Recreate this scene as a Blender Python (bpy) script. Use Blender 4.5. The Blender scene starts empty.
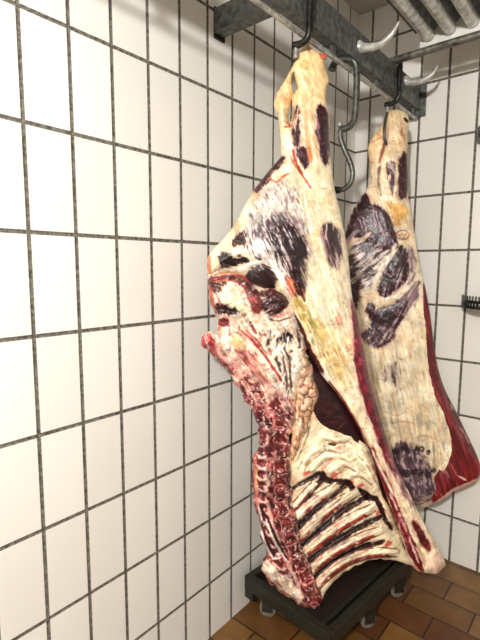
import bpy, bmesh, math
import numpy as np
from mathutils import Vector, Matrix

# ------------------------------------------------------------------ camera
RM = np.array([[0.7639574777, 0.6452523579, 0.0042856635],
               [0.0786176795, -0.0864844154, -0.9931463670],
               [-0.6404593919, 0.7590585225, -0.1167986589]])
CAM = np.array([1.0790004, -2.1817069, 1.3949829])
F = 447.19
cd = bpy.data.cameras.new('camera'); cam = bpy.data.objects.new('camera', cd)
bpy.context.scene.collection.objects.link(cam)
cam.matrix_world = Matrix(((RM[0,0], -RM[1,0], -RM[2,0], CAM[0]), (RM[0,1], -RM[1,1], -RM[2,1], CAM[1]),
                           (RM[0,2], -RM[1,2], -RM[2,2], CAM[2]), (0,0,0,1)))
cd.sensor_fit = 'AUTO'; cd.sensor_width = 36; cd.lens = F*36/640; cd.clip_start = .02
S = bpy.context.scene; S.camera = cam
S.view_settings.view_transform = 'Standard'; S.view_settings.look = 'None'
S.view_settings.gamma = 1; S.view_settings.use_curve_mapping = False
S.view_settings.exposure = 0.66
COL = S.collection

def hit(px, py, ax, val):
    d = RM.T @ np.array([(px-240)/F, (py-320)/F, 1.]); t = (val-CAM[ax])/d[ax]
    return CAM + t*d

# ------------------------------------------------------------------ helpers
def lin(c):
    c = np.asarray(c, float)/255.
    return np.where(c <= .04045, c/12.92, ((c+.055)/1.055)**2.4)

def tag(o, label=None, cat=None, group=None, kind=None):
    if label: o['label'] = label
    if cat: o['category'] = cat
    if group: o['group'] = group
    if kind: o['kind'] = kind
    return o

def empty(name, loc=(0,0,0), rz=0):
    o = bpy.data.objects.new(name, None); COL.objects.link(o); o.location = loc; o.rotation_euler = (0,0,rz)
    o.empty_display_size = .05
    return o

def link(name, me, mat, parent=None, smooth=True):
    o = bpy.data.objects.new(name, me); COL.objects.link(o)
    if mat: me.materials.append(mat)
    if smooth: me.polygons.foreach_set('use_smooth', [True]*len(me.polygons))
    if parent is not None:
        o.parent = parent
    return o

class MB:
    def __init__(s): s.bm = bmesh.new()
    def box(s, lo, hi, bev=0, M=None):
        lo = Vector(lo); hi = Vector(hi); c = (lo+hi)/2; d = hi-lo
        m = Matrix.Translation(c) @ Matrix.Diagonal((d.x, d.y, d.z, 1))
        if M is not None: m = M @ m
        r = bmesh.ops.create_cube(s.bm, size=1, matrix=m)
        if bev:
            es = list({e for v in r['verts'] for e in v.link_edges})
            bmesh.ops.bevel(s.bm, geom=es, offset=bev, segments=2, profile=.6, affect='EDGES')
        return s
    def tube(s, pts, rad, n=12, cap=True, flat=1.0, closed=False):
        pts = [Vector(p) for p in pts]; N = len(pts)
        if not hasattr(rad, '__len__'): rad = [rad]*N
        rings = []; up = None
        for i, p in enumerate(pts):
            a = pts[i-1] if (i or closed) else pts[0]; b = pts[(i+1) % N] if (i < N-1 or closed) else pts[-1]
            t = (b-a).normalized()
            if up is None:
                up = Vector((0,0,1)) if abs(t.z) < .9 else Vector((0,1,0))
            u = (up - t*up.dot(t)).normalized(); v = t.cross(u); up = u
            rings.append([s.bm.verts.new(p + (u*math.cos(q)*flat + v*math.sin(q))*rad[i]) for q in [2*math.pi*k/n for k in range(n)]])
        for i in range(N if closed else N-1):
            A = rings[i]; B_ = rings[(i+1) % N]
            for k in range(n): s.bm.faces.new((A[k], A[(k+1)%n], B_[(k+1)%n], B_[k]))
        if cap and not closed:
            s.bm.faces.new(rings[0][::-1]); s.bm.faces.new(rings[-1])
        return s
    def cyl(s, a, b, r, n=20): return s.tube([a, b], r, n)
    def prism(s, poly, z0, z1, M=None):
        a = [s.bm.verts.new((x, y, z0)) for x, y in poly]; b = [s.bm.verts.new((x, y, z1)) for x, y in poly]
        s.bm.faces.new(a[::-1]); s.bm.faces.new(b); n = len(poly)
        for k in range(n): s.bm.faces.new((a[k], a[(k+1)%n], b[(k+1)%n], b[k]))
        return s
    def build(s, name, mat, parent=None, smooth=False, ang=40):
        bmesh.ops.recalc_face_normals(s.bm, faces=s.bm.faces)
        me = bpy.data.meshes.new(name); s.bm.to_mesh(me); s.bm.free()
        o = link(name, me, mat, parent, smooth)
        if smooth:
            try: me.set_sharp_from_angle(angle=math.radians(ang))
            except Exception: pass
        return o

def spline(P, n=8, closed=False):
    P = np.array(P, float); N = len(P); out = []
    rng = range(N) if closed else range(N-1)
    for i in rng:
        if closed: p0, p1, p2, p3 = P[i-1], P[i], P[(i+1)%N], P[(i+2)%N]
        else: p0, p1, p2, p3 = P[max(i-1,0)], P[i], P[i+1], P[min(i+2,N-1)]
        for t in np.linspace(0, 1, n, endpoint=False):
            out.append(.5*((2*p1)+(-p0+p2)*t+(2*p0-5*p1+4*p2-p3)*t*t+(-p0+3*p1-3*p2+p3)*t**3))
    if not closed: out.append(P[-1])
    return np.array(out)

# ------------------------------------------------------------------ materials
def newmat(name):
    m = bpy.data.materials.new(name); m.use_nodes = True; nt = m.node_tree
    b = nt.nodes['Principled BSDF']
    return m, nt, b
def nod(nt, t, **k):
    n = nt.nodes.new(t)
    for a, v in k.items(): setattr(n, a, v)
    return n

def metal(name, c1, c2, rough=.45, metallic=.85, scale=60, spots=None, bump=.15):
    m, nt, b = newmat(name); L = nt.links
    tc = nod(nt, 'ShaderNodeTexCoord'); n1 = nod(nt, 'ShaderNodeTexNoise'); n1.inputs['Scale'].default_value = scale
    n1.inputs['Detail'].default_value = 6; L.new(tc.outputs['Object'], n1.inputs['Vector'])
    r = nod(nt, 'ShaderNodeValToRGB'); r.color_ramp.elements[0].position = .35; r.color_ramp.elements[1].position = .68
    r.color_ramp.elements[0].color = (*lin(c1), 1); r.color_ramp.elements[1].color = (*lin(c2), 1)
    L.new(n1.outputs['Fac'], r.inputs['Fac']); L.new(r.outputs['Color'], b.inputs['Base Color'])
    b.inputs['Metallic'].default_value = metallic; b.inputs['Roughness'].default_value = rough
    bp = nod(nt, 'ShaderNodeBump'); bp.inputs['Strength'].default_value = bump; bp.inputs['Distance'].default_value = .002
    L.new(n1.outputs['Fac'], bp.inputs['Height']); L.new(bp.outputs['Normal'], b.inputs['Normal'])
    return m

M_galv = metal('galvanised_steel', (74,76,74), (122,124,120), .5, .45, 45)
M_galv_light = metal('bright_galvanised_steel', (140,140,134), (200,200,192), .38, .5, 60)
M_tube = metal('zinc_coated_tube', (176,174,166), (232,230,222), .32, .35, 50)
M_dark = metal('dark_forged_steel', (28,28,28), (62,60,58), .35, .7, 80)
M_hook = metal('worn_steel', (66,67,62), (104,105,98), .38, .6, 90)
M_pipe = metal('tarnished_pipe', (60,58,52), (135,132,122), .5, .5, 35)
M_white = metal('white_enamel', (225,222,212), (240,238,230), .4, 0, 20, bump=.02)
M_trolley = metal('dark_grey_frame', (32,31,24), (48,46,37), .36, .2, 70, bump=.08)
M_deck = metal('dark_deck', (22,10,8), (40,20,15), .5, .1, 30)
M_rubber = metal('castor_tyre', (112,108,100), (134,130,122), .6, 0, 50)
M_horn = metal('bare_cast_steel', (170,168,160), (215,213,205), .4, .25, 40)
M_ceiling = metal('shaded_white_ceiling', (190,188,180), (205,203,196), .7, 0, 8, bump=.03)  # white ceiling in shade; the grey is put into its colour

def tile_wall(name, axis, sgn, off_u, off_z):
    m, nt, b = newmat(name); L = nt.links
    tc = nod(nt, 'ShaderNodeTexCoord'); sx = nod(nt, 'ShaderNodeSeparateXYZ'); L.new(tc.outputs['Object'], sx.inputs[0])
    def madd(src, mul, add):
        n = nod(nt, 'ShaderNodeMath', operation='MULTIPLY_ADD'); L.new(src, n.inputs[0]); n.inputs[1].default_value = mul; n.inputs[2].default_value = add
        return n.outputs[0]
    cb = nod(nt, 'ShaderNodeCombineXYZ')
    L.new(madd(sx.outputs[axis], 1, off_u), cb.inputs[0]); L.new(madd(sx.outputs['Z'], 1, off_z), cb.inputs[1])
    def brick(ms, sm):
        br = nod(nt, 'ShaderNodeTexBrick'); br.offset = 0; br.squash = 1; L.new(cb.outputs[0], br.inputs['Vector'])
        br.inputs['Scale'].default_value = 1; br.inputs['Brick Width'].default_value = .122; br.inputs['Row Height'].default_value = .25087
        br.inputs['Mortar Size'].default_value = ms; br.inputs['Mortar Smooth'].default_value = sm
        return br
    br = brick(.0056, .15)
    br.inputs['Color1'].default_value = (*lin((232,229,222)), 1); br.inputs['Color2'].default_value = (*lin((240,237,231)), 1)
    ns = nod(nt, 'ShaderNodeTexNoise'); ns.inputs['Scale'].default_value = 90; ns.inputs['Detail'].default_value = 8; L.new(tc.outputs['Object'], ns.inputs['Vector'])
    cr = nod(nt, 'ShaderNodeValToRGB'); cr.color_ramp.elements[0].position = .35; cr.color_ramp.elements[1].position = .72
    cr.color_ramp.elements[0].color = (*lin((66,61,52)), 1); cr.color_ramp.elements[1].color = (*lin((138,133,121)), 1)
    L.new(ns.outputs['Fac'], cr.inputs['Fac']); L.new(cr.outputs['Color'], br.inputs['Mortar'])
    L.new(br.outputs['Color'], b.inputs['Base Color'])
    rr = nod(nt, 'ShaderNodeMapRange'); L.new(br.outputs['Fac'], rr.inputs['Value']); rr.inputs['To Min'].default_value = .2; rr.inputs['To Max'].default_value = .85
    L.new(rr.outputs[0], b.inputs['Roughness'])
    b2 = brick(.0062, .9)
    iv = nod(nt, 'ShaderNodeMath', operation='SUBTRACT'); iv.inputs[0].default_value = 1; L.new(b2.outputs['Fac'], iv.inputs[1])
    n2 = nod(nt, 'ShaderNodeTexNoise'); n2.inputs['Scale'].default_value = 5; L.new(tc.outputs['Object'], n2.inputs['Vector'])
    ad = nod(nt, 'ShaderNodeMath', operation='MULTIPLY_ADD'); L.new(n2.outputs['Fac'], ad.inputs[0]); ad.inputs[1].default_value = .6; L.new(iv.outputs[0], ad.inputs[2])
    bp = nod(nt, 'ShaderNodeBump'); bp.inputs['Strength'].default_value = .5; bp.inputs['Distance'].default_value = .003
    L.new(ad.outputs[0], bp.inputs['Height']); L.new(bp.outputs['Normal'], b.inputs['Normal'])
    b.inputs['Specular IOR Level'].default_value = .5
    return m
M_tile_l = tile_wall('white_wall_tile_left', 'Y', 1, 1.6818+1.22*3, -1.978+.25087*12)
M_tile_b = tile_wall('white_wall_tile_back', 'X', 1, -.3163+1.22, -1.978+.25087*12)

def floor_mat():
    m, nt, b = newmat('terracotta_floor_tile'); L = nt.links
    tc = nod(nt, 'ShaderNodeTexCoord'); mp = nod(nt, 'ShaderNodeMapping'); L.new(tc.outputs['Object'], mp.inputs[0])
    mp.inputs['Location'].default_value = (FX, .025+.131*40, 0)
    br = nod(nt, 'ShaderNodeTexBrick'); br.offset = .5; L.new(mp.outputs[0], br.inputs['Vector'])
    for k, v in (('Scale',1),('Brick Width',.25),('Row Height',.131),('Mortar Size',.0035),('Mortar Smooth',.2),('Bias',-.1)): br.inputs[k].default_value = v
    br.inputs['Color1'].default_value = (*lin((98,58,30)), 1); br.inputs['Color2'].default_value = (*lin((142,104,52)), 1)
    br.inputs['Mortar'].default_value = (*lin((44,28,20)), 1)
    ns = nod(nt, 'ShaderNodeTexNoise'); ns.inputs['Scale'].default_value = 14; ns.inputs['Detail'].default_value = 8; L.new(tc.outputs['Object'], ns.inputs['Vector'])
    mx = nod(nt, 'ShaderNodeMix', data_type='RGBA', blend_type='MULTIPLY'); mx.inputs[0].default_value = .55
    cr = nod(nt, 'ShaderNodeValToRGB'); cr.color_ramp.elements[0].position = .3; cr.color_ramp.elements[1].position = .7
    cr.color_ramp.elements[0].color = (.42,.38,.33,1); cr.color_ramp.elements[1].color = (1,1,1,1)
    L.new(ns.outputs['Fac'], cr.inputs['Fac']); L.new(br.outputs['Color'], mx.inputs[6]); L.new(cr.outputs['Color'], mx.inputs[7])
    L.new(mx.outputs[2], b.inputs['Base Color']); b.inputs['Roughness'].default_value = .38
    iv = nod(nt, 'ShaderNodeMath', operation='SUBTRACT'); iv.inputs[0].default_value = 1; L.new(br.outputs['Fac'], iv.inputs[1])
    ad = nod(nt, 'ShaderNodeMath', operation='MULTIPLY_ADD'); L.new(ns.outputs['Fac'], ad.inputs[0]); ad.inputs[1].default_value = .5; L.new(iv.outputs[0], ad.inputs[2])
    bp = nod(nt, 'ShaderNodeBump'); bp.inputs['Strength'].default_value = .5; bp.inputs['Distance'].default_value = .003
    L.new(ad.outputs[0], bp.inputs['Height']); L.new(bp.outputs['Normal'], b.inputs['Normal'])
    return m
FX = 2.50 + .01
M_floor = floor_mat()

def meat_mat(name, rough=.34, bump=.35, coat=.12):
    m, nt, b = newmat(name); L = nt.links
    at = nod(nt, 'ShaderNodeAttribute', attribute_name='flesh'); L.new(at.outputs['Color'], b.inputs['Base Color'])
    tc = nod(nt, 'ShaderNodeTexCoord'); ns = nod(nt, 'ShaderNodeTexNoise'); ns.inputs['Scale'].default_value = 150; ns.inputs['Detail'].default_value = 5
    L.new(tc.outputs['Object'], ns.inputs['Vector'])
    mr = nod(nt, 'ShaderNodeMapRange'); L.new(ns.outputs['Fac'], mr.inputs['Value']); mr.inputs['To Min'].default_value = rough-.1; mr.inputs['To Max'].default_value = rough+.2
    L.new(mr.outputs[0], b.inputs['Roughness'])
    bp = nod(nt, 'ShaderNodeBump'); bp.inputs['Strength'].default_value = bump; bp.inputs['Distance'].default_value = .002
    L.new(ns.outputs['Fac'], bp.inputs['Height']); L.new(bp.outputs['Normal'], b.inputs['Normal'])
    b.inputs['Coat Weight'].default_value = coat; b.inputs['Coat Roughness'].default_value = .25
    return m
M_meat = meat_mat('raw_meat_and_fat')
M_lean = meat_mat('raw_lean_muscle', .4, .25, .1)

# ------------------------------------------------------------------ room
XR, YF, ZC = 4.2, -5.6, 2.63
def slab(name, lo, hi, mat):
    tag(MB().box(lo, hi).build(name, mat), kind='structure')
slab('floor', (-.1, YF-.1, -.1), (XR+.1, .1, 0), M_floor)
slab('ceiling', (-.1, YF-.1, ZC), (XR+.1, .1, ZC+.1), M_ceiling)
slab('wall_left', (-.1, YF, 0), (0, 0, ZC), M_tile_l)
slab('wall_back', (-.1, 0, 0), (XR+.1, .1, ZC), M_tile_b)
slab('wall_right', (XR, YF, 0), (XR+.1, 0, ZC), M_tile_l)
slab('wall_front', (-.1, YF-.1, 0), (XR+.1, YF, ZC), M_tile_b)

# ------------------------------------------------------------------ hanging rail
BX0, BX1, BZ0, BZ1 = .28, .322, 2.113, 2.213
RX, RZ, RR = .306, 2.079, .0075
rail = empty('hanging_rail', (BX0, 0, BZ0))
def child(mb, name, mat, root, smooth=False, label=None):
    o = mb.build(name, mat, root, smooth)
    o.matrix_parent_inverse = Matrix.Identity(4)
    # geometry is written in world coordinates: bring it into the root's frame
    mw = Matrix.Translation(root.location) @ root.rotation_euler.to_matrix().to_4x4()
    o.data.transform(mw.inverted())
    if label: o['label'] = label
    return o
tag(rail, 'long galvanised steel overhead rail with two upturned horns, fixed to the tiled walls', 'meat rail')
child(MB().box((BX0, -2.6, BZ0), (BX1, -.004, BZ1), .003), 'beam', M_galv, rail)
child(MB().cyl((RX, -2.6, RZ), (RX, -.006, RZ), RR), 'track_rod', M_galv_light, rail, True)
for y in (-.05, -.45, -.80, -1.25, -1.7, -2.2):
    child(MB().box((RX-.004, y-.012, RZ), (RX+.004, y+.012, BZ0+.002)), 'rod_spacer', M_galv, rail)
child(MB().box((.255, -.012, 2.085), (.345, -.001, 2.24), .002), 'wall_plate', M_galv, rail)
for yb in (-1.045, -2.25):
    br = child(MB().box((.004, yb, 2.155), (BX0+.002, yb+.045, 2.232), .003), 'bracket', M_galv, rail)
    bpz = MB().box((.0, yb+.001, 2.142), (.008, yb+.05, 2.238), .002).build('bracket_plate', M_dark, br)
    bpz.data.transform(Matrix.Translation(-Vector((BX0, 0, BZ0))))

def horn(by, bz, tip, mid):
    base = np.array([BX1-.004, by, bz]); mid = np.array(mid); tip = np.array(tip)
    P = spline([base, base+(mid-base)*.45+np.array([0,0,-.006]), mid, mid+(tip-mid)*.55+np.array([.006,0,-.008]), tip], 8)
    t = np.linspace(0, 1, len(P)); r = .0165*(1-t)**.55*(1-.25*t)+.0012
    r[:3] = [.023, .021, .0195]
    child(MB().tube(P, list(r), 16), 'horn', M_horn, rail, True, 'tapering upturned bare steel horn')
h1b = hit(360, 47, 0, BX1)
def onplane(px, py, y): return hit(px, py, 1, y)
yb = h1b[1]; horn(yb, h1b[2], onplane(399, 21, yb), onplane(381, 44, yb))
h2b = hit(406, 81, 0, BX1); yb = h2b[1]
horn(yb, h2b[2], onplane(438, 65, yb), onplane(424, 80, yb))

# cross pipe
pr = tag(MB().tube([(x, -.315+.004*math.sin(x*9), 2.229) for x in np.linspace(.20, 2.2, 24)], .0145, 14).build('cross_pipe', M_pipe, smooth=True),
    'tarnished steel pipe running crosswise under the ceiling tubes to the right', 'pipe')

# bank of cooling tubes
cool = empty('cooling_coil', (.435, -.27, 2.25))
tag(cool, 'bank of parallel galvanised cooling tubes under the ceiling with white end plate', 'cooling unit')
TZ = 2.305
for k in range(9):
    x = .432 + .079*k
    child(MB().cyl((x, -.272, TZ), (x, -2.3, TZ), .0225, 20), 'cooling_tube', M_tube, cool, True)
e = MB(); e.box((.395, -.262, 2.252), (1.14, -.254, 2.40), .001)
child(e, 'end_plate', M_white, cool, label='white sheet end plate')
# corrugated drip sheet above the tubes
mb = MB(); n = 60
for i in range(n):
    x0 = .38+i*.0128; x1 = x0+.0128; z0 = 2.325+.012*math.sin(i*1.02); z1 = 2.325+.012*math.sin((i+1)*1.02)
    v = [mb.bm.verts.new(p) for p in ((x0,-.27,z0),(x1,-.27,z1),(x1,-2.3,z1),(x0,-2.3,z0),(x0,-.27,z0+.004),(x1,-.27,z1+.004),(x1,-2.3,z1+.004),(x0,-2.3,z0+.004))]
    for f in ((0,1,2,3),(7,6,5,4),(0,4,5,1),(2,6,7,3),(1,5,6,2),(0,3,7,4)): mb.bm.faces.new([v[q] for q in f])
child(mb, 'drip_sheet', M_galv, cool, label='dull corrugated sheet above the tubes')
for k in range(9):
    x = .45+.079*k
    child(MB().box((x, -.30, 2.243), (x+.03, -.285, 2.247)), 'clip', M_dark, cool)
for x in (.5, .95):
    for y in (-.5, -2.0):
        child(MB().cyl((x, y, 2.32), (x, y, ZC-.001), .006, 8), 'hanger_rod', M_galv, cool)

# ------------------------------------------------------------------ meat hooks
def hanger_over_beam(y, lab, tail_px, pin_px):
    root = empty('meat_hook', (BX1+.01, y, BZ1)); tag(root, lab, 'meat hook')
    r = .0085
    r = .0105; g = pin_px
    P = spline([(BX0-.016, y, BZ0+.05), (BX0-.016, y, BZ1), (BX0-.004, y, BZ1+.013), (BX1+.004, y, BZ1+.013), (BX1+.013, y, BZ1), (BX1+.013, y, 2.12)]+[tuple(onplane(a, b, y)) for a, b in g], 6)
    child(MB().tube(P, r, 10), 'hanger', M_dark, root, True)
    p = Vector(onplane(g[-1][0]+2.5, g[-1][1]+1, y))
    q = child(MB().cyl(p+Vector((0,0,.012)), p-Vector((0,0,.03)), .006, 12), 'swivel_pin', M_galv_light, root, True, 'bright swivel pin')
    tp = [np.array(p)-np.array([0,0,.025])]+[np.array(a) for a in tail_px]
    child(MB().tube(spline(tp, 8), .006, 10), 'hook', M_hook, root, True)
    return root
def vp(px, py, P0, ang, h=0):
    a = math.radians(ang); n = np.array([math.sin(a), -math.cos(a), 0]); P0 = np.array(P0)+n*h
    d = RM.T @ np.array([(px-240)/F, (py-320)/F, 1.]); t = ((P0-CAM)@n)/(d@n); return CAM+t*d
H1 = (.30, -.94, 2.07); H2 = (.30, -.27, 2.07)
def ybeam(px, py): return float(hit(px, py, 0, BX1+.013)[1])
hanger_over_beam(ybeam(309.5, 22), 'black hanger hook over the rail carrying the nearer carcass', [vp(297,62,H1,50,-.03), vp(299,72,H1,50,-.035), vp(304,78,H1,50,-.02), vp(309,76,H1,50,.0)], ((309,33),(305,41),(299,44.5),(293.5,45.5)))
hanger_over_beam(ybeam(399.5, 78), 'dark hanger hook over the rail carrying the farther carcass by the back wall', [vp(385,122,H2,25,.035), vp(384,134,H2,25,.04), vp(386,143,H2,25,.03), vp(389,147,H2,25,.005)], ((400,92),(397,100),(392,103.5),(385,105)))
# empty hook on the rod
y = -.70
root = empty('meat_hook', (RX, y, RZ+.01)); tag(root, 'empty grey steel hook hanging free on the rail between the two carcasses', 'meat hook')
A = (.30, y, 2.07)
HP = [vp(a, b, A, 40) for a, b in ((332,70),(334,64),(339,60.5),(346,59.5),(353,61),(356.5,68),(356.5,90),(355,116),(352,124),(346,128.5),(338,129))]
P = spline(HP, 6); rr = [.0118]*len(P); rr[0] = .015; rr[1] = .0155; rr[2] = .014
child(MB().tube(P, rr, 12), 'hanger', M_hook, root, True)
p = vp(340, 129, A, 40)
child(MB().cyl(p+np.array([0,0,.018]), p-np.array([0,0,.022]), .0085, 12), 'swivel_pin', M_galv_light, root, True)
SP = [vp(a, b, A, 40) for a, b in ((340,131),(341,140),(345,151),(350,162),(352.5,172),(351,182),(345,188.5),(338,190),(332,189))]
hk = child(MB().tube(spline(SP, 6), [.0095]*49, 12), 'hook', M_hook, root, True)
tipo = child(MB().tube([vp(a,b,A,40) for a,b in ((340,190),(335,190),(331,188.5))], [.0115,.0125,.010], 12), 'hook_tip', M_dark, root, True, 'black hook tip')

# ------------------------------------------------------------------ racks at the back wall
def rack(cx, z, r, lab):
    root = empty('hook_rack', (cx, 0, z)); tag(root, lab, 'rack', )
    mb = MB(); n = 64; t = .003; zl, zh = -.034, .0
    # perforated half ring band: built from strips around round-ish holes
    def P(a, rad, zz): return mb.bm.verts.new((cx-rad*math.cos(a), -.002-rad*math.sin(a), z+zz))
    def block(a0, a1, z0, z1, q=2):
        for s in range(q):
            b0 = a0+(a1-a0)*s/q; b1 = a0+(a1-a0)*(s+1)/q
            v = [P(b0,r,z0),P(b1,r,z0),P(b1,r,z1),P(b0,r,z1),P(b0,r-t,z0),P(b1,r-t,z0),P(b1,r-t,z1),P(b0,r-t,z1)]
            for f in ((0,1,2,3),(7,6,5,4),(0,4,5,1),(2,6,7,3),(1,5,6,2),(0,3,7,4)): mb.bm.faces.new([v[k] for k in f])
    K = 32; st = math.pi/K
    for k in range(K):
        a = k*st
        block(a, a+st, -.034, -.026); block(a, a+st, -.012, 0)
        block(a, a+st*.3, -.026, -.012, 1); block(a+st*.7, a+st, -.026, -.012, 1)
    child(mb, 'perforated_band', M_dark, root)
    for k in range(K):
        mb = MB(); a = (k+.25)*st
        block(a, a+st*.5, 0, .018, 2)
        child(mb, 'tooth', M_pipe, root)
    fl = MB(); poly = [(cx-(r-.002)*math.cos(i*math.pi/32), -.002-(r-.002)*math.sin(i*math.pi/32)) for i in range(33)]
    fl.prism(poly, z-.035, z-.032); child(fl, 'shelf_plate', M_dark, root)
rack(.725, 1.262, .176, 'dark perforated half-round rack with upright teeth on the back wall at mid height')
rack(.735, 1.96, .165, 'small visible end of a dark toothed rack high on the back wall')

# ------------------------------------------------------------------ trolley
TR = math.radians(-6.0); TO = Vector((.021, -.893, 0)); TW, TL, TH = .412, .60, .165
tr = empty('transport_dolly', (TO.x, TO.y, 0), TR)
tag(tr, 'low dark grey wheeled dolly on the brown floor tiles under the nearer carcass', 'dolly')
def tchild(mb, name, mat, parent=None, smooth=False, label=None):
    o = mb.build(name, mat, parent if parent is not None else tr, smooth)
    if label: o['label'] = label
    return o
tchild(MB().box((0,0,TH-.055), (TW,.03,TH), .003), 'frame_rail', M_trolley)
tchild(MB().box((0,TL-.03,TH-.055), (TW,TL,TH), .003), 'frame_rail', M_trolley)
tchild(MB().box((0,.03,TH-.055), (.03,TL-.03,TH), .003), 'frame_rail', M_trolley)
tchild(MB().box((TW-.03,.03,TH-.055), (TW,TL-.03,TH), .003), 'frame_rail', M_trolley)
tchild(MB().box((.03,.03,TH-.045), (TW-.03,TL-.03,TH-.036)), 'deck', M_deck, label='dark recessed deck plate')
tchild(MB().box((TW-.062,.03,TH-.036), (TW-.05,TL-.03,TH-.012), .002), 'inner_lip', M_trolley)
for cx, cy in ((0,0),(TW-.045,0),(0,TL-.045),(TW-.045,TL-.045)):
    tchild(MB().box((cx+.001,cy+.001,TH-.092), (cx+.044,cy+.044,TH-.054), .002), 'corner_block', M_trolley)
for cx, cy, a in ((.075,.06,35),(TW-.045,.05,70),(TW-.03,.30,60),(TW-.03,TL-.06,55),(.055,TL-.06,20)):
    c = MB().box((cx-.035,cy-.03,TH-.06), (cx+.03,cy+.03,TH-.055))
    M = Matrix.Translation((cx,cy,0)) @ Matrix.Rotation(math.radians(a),4,'Z')
    for s in (-1,1): c.box((-.022,s*.019-.0015,.028),(.022,s*.019+.0015,TH-.058),0,M)
    cs = tchild(c, 'caster', M_trolley)
    w = MB()
    w.tube([M @ Vector((0,-.012,.034)), M @ Vector((0,-.009,.034)), M @ Vector((0,.009,.034)), M @ Vector((0,.012,.034))], [.029,.033,.033,.029], 28)
    tchild(w, 'wheel', M_rubber, cs, True, 'pale grey wheel')

# ------------------------------------------------------------------ noise and drawing tools
def _h(i, j, s):
    i = i.astype(np.int64); j = j.astype(np.int64)
    n = (i*374761393 + j*668265263 + s*982451653) & 0x7fffffff
    n = ((n ^ (n >> 13))*1274126177) & 0x7fffffff
    n = ((n ^ (n >> 16))*2246822519) & 0x7fffffff
    return ((n ^ (n >> 15)) & 0xffff)/65535.
def vn(x, y, s=0):
    i = np.floor(x); j = np.floor(y); u = x-i; v = y-j; u = u*u*(3-2*u); v = v*v*(3-2*v)
    return (_h(i,j,s)*(1-u)+_h(i+1,j,s)*u)*(1-v)+(_h(i,j+1,s)*(1-u)+_h(i+1,j+1,s)*u)*v
def fbm(x, y, sc, s=0, o=4):
    t = 0; a = 1; w = 0
    for k in range(o):
        t = t+a*vn(x/sc*2**k+17.3*k, y/sc*2**k-9.1*k, s+k*7); w += a; a *= .55
    return t/w
def streak(x, y, ang, L, W, s=0, warp=3, o=3):
    c, n = math.cos(math.radians(ang)), math.sin(math.radians(ang))
    a = x*c+y*n; b = -x*n+y*c
    b = b+warp*(fbm(x, y, 22, s+50, 2)-.5)*2
    t = 0; w = 0; am = 1
    for k in range(o):
        t = t+am*vn(a/L*1.7**k, b/W*1.7**k, s+k*11); w += am; am *= .6
    return t/w
def sst(a, b, x):
    t = np.clip((x-a)/(b-a), 0, 1); return t*t*(3-2*t)
def poly_sd(X, Y, P, near=None):
    """signed distance (inside negative) and nearest outline point"""
    P = np.asarray(P, float); n = len(P)
    best = np.full(X.shape, 1e9); inside = np.zeros(X.shape, bool); NX = X.copy(); NY = Y.copy()
    for i in range(n):
        ax, ay = P[i]; bx, by = P[(i+1) % n]
        ex, ey = bx-ax, by-ay; L2 = ex*ex+ey*ey+1e-12
        t = np.clip(((X-ax)*ex+(Y-ay)*ey)/L2, 0, 1)
        qx = ax+t*ex; qy = ay+t*ey; d = (X-qx)**2+(Y-qy)**2
        m = d < best; best = np.where(m, d, best)
        if near: NX = np.where(m, qx, NX); NY = np.where(m, qy, NY)
        if ay != by:
            c = ((ay > Y) != (by > Y)) & (X < (bx-ax)*(Y-ay)/(by-ay)+ax); inside ^= c
    d = np.sqrt(best); d = np.where(inside, -d, d)
    return (d, NX, NY) if near else d
def line_sd(X, Y, P):
    P = np.asarray(P, float); best = np.full(X.shape, 1e9); T = np.zeros(X.shape); n = len(P)-1
    for i in range(n):
        ax, ay = P[i]; bx, by = P[i+1]; ex, ey = bx-ax, by-ay; L2 = ex*ex+ey*ey+1e-12
        t = np.clip(((X-ax)*ex+(Y-ay)*ey)/L2, 0, 1); d = (X-ax-t*ex)**2+(Y-ay-t*ey)**2
        m = d < best; best = np.where(m, d, best); T = np.where(m, (i+t)/n, T)
    return np.sqrt(best), T

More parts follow.
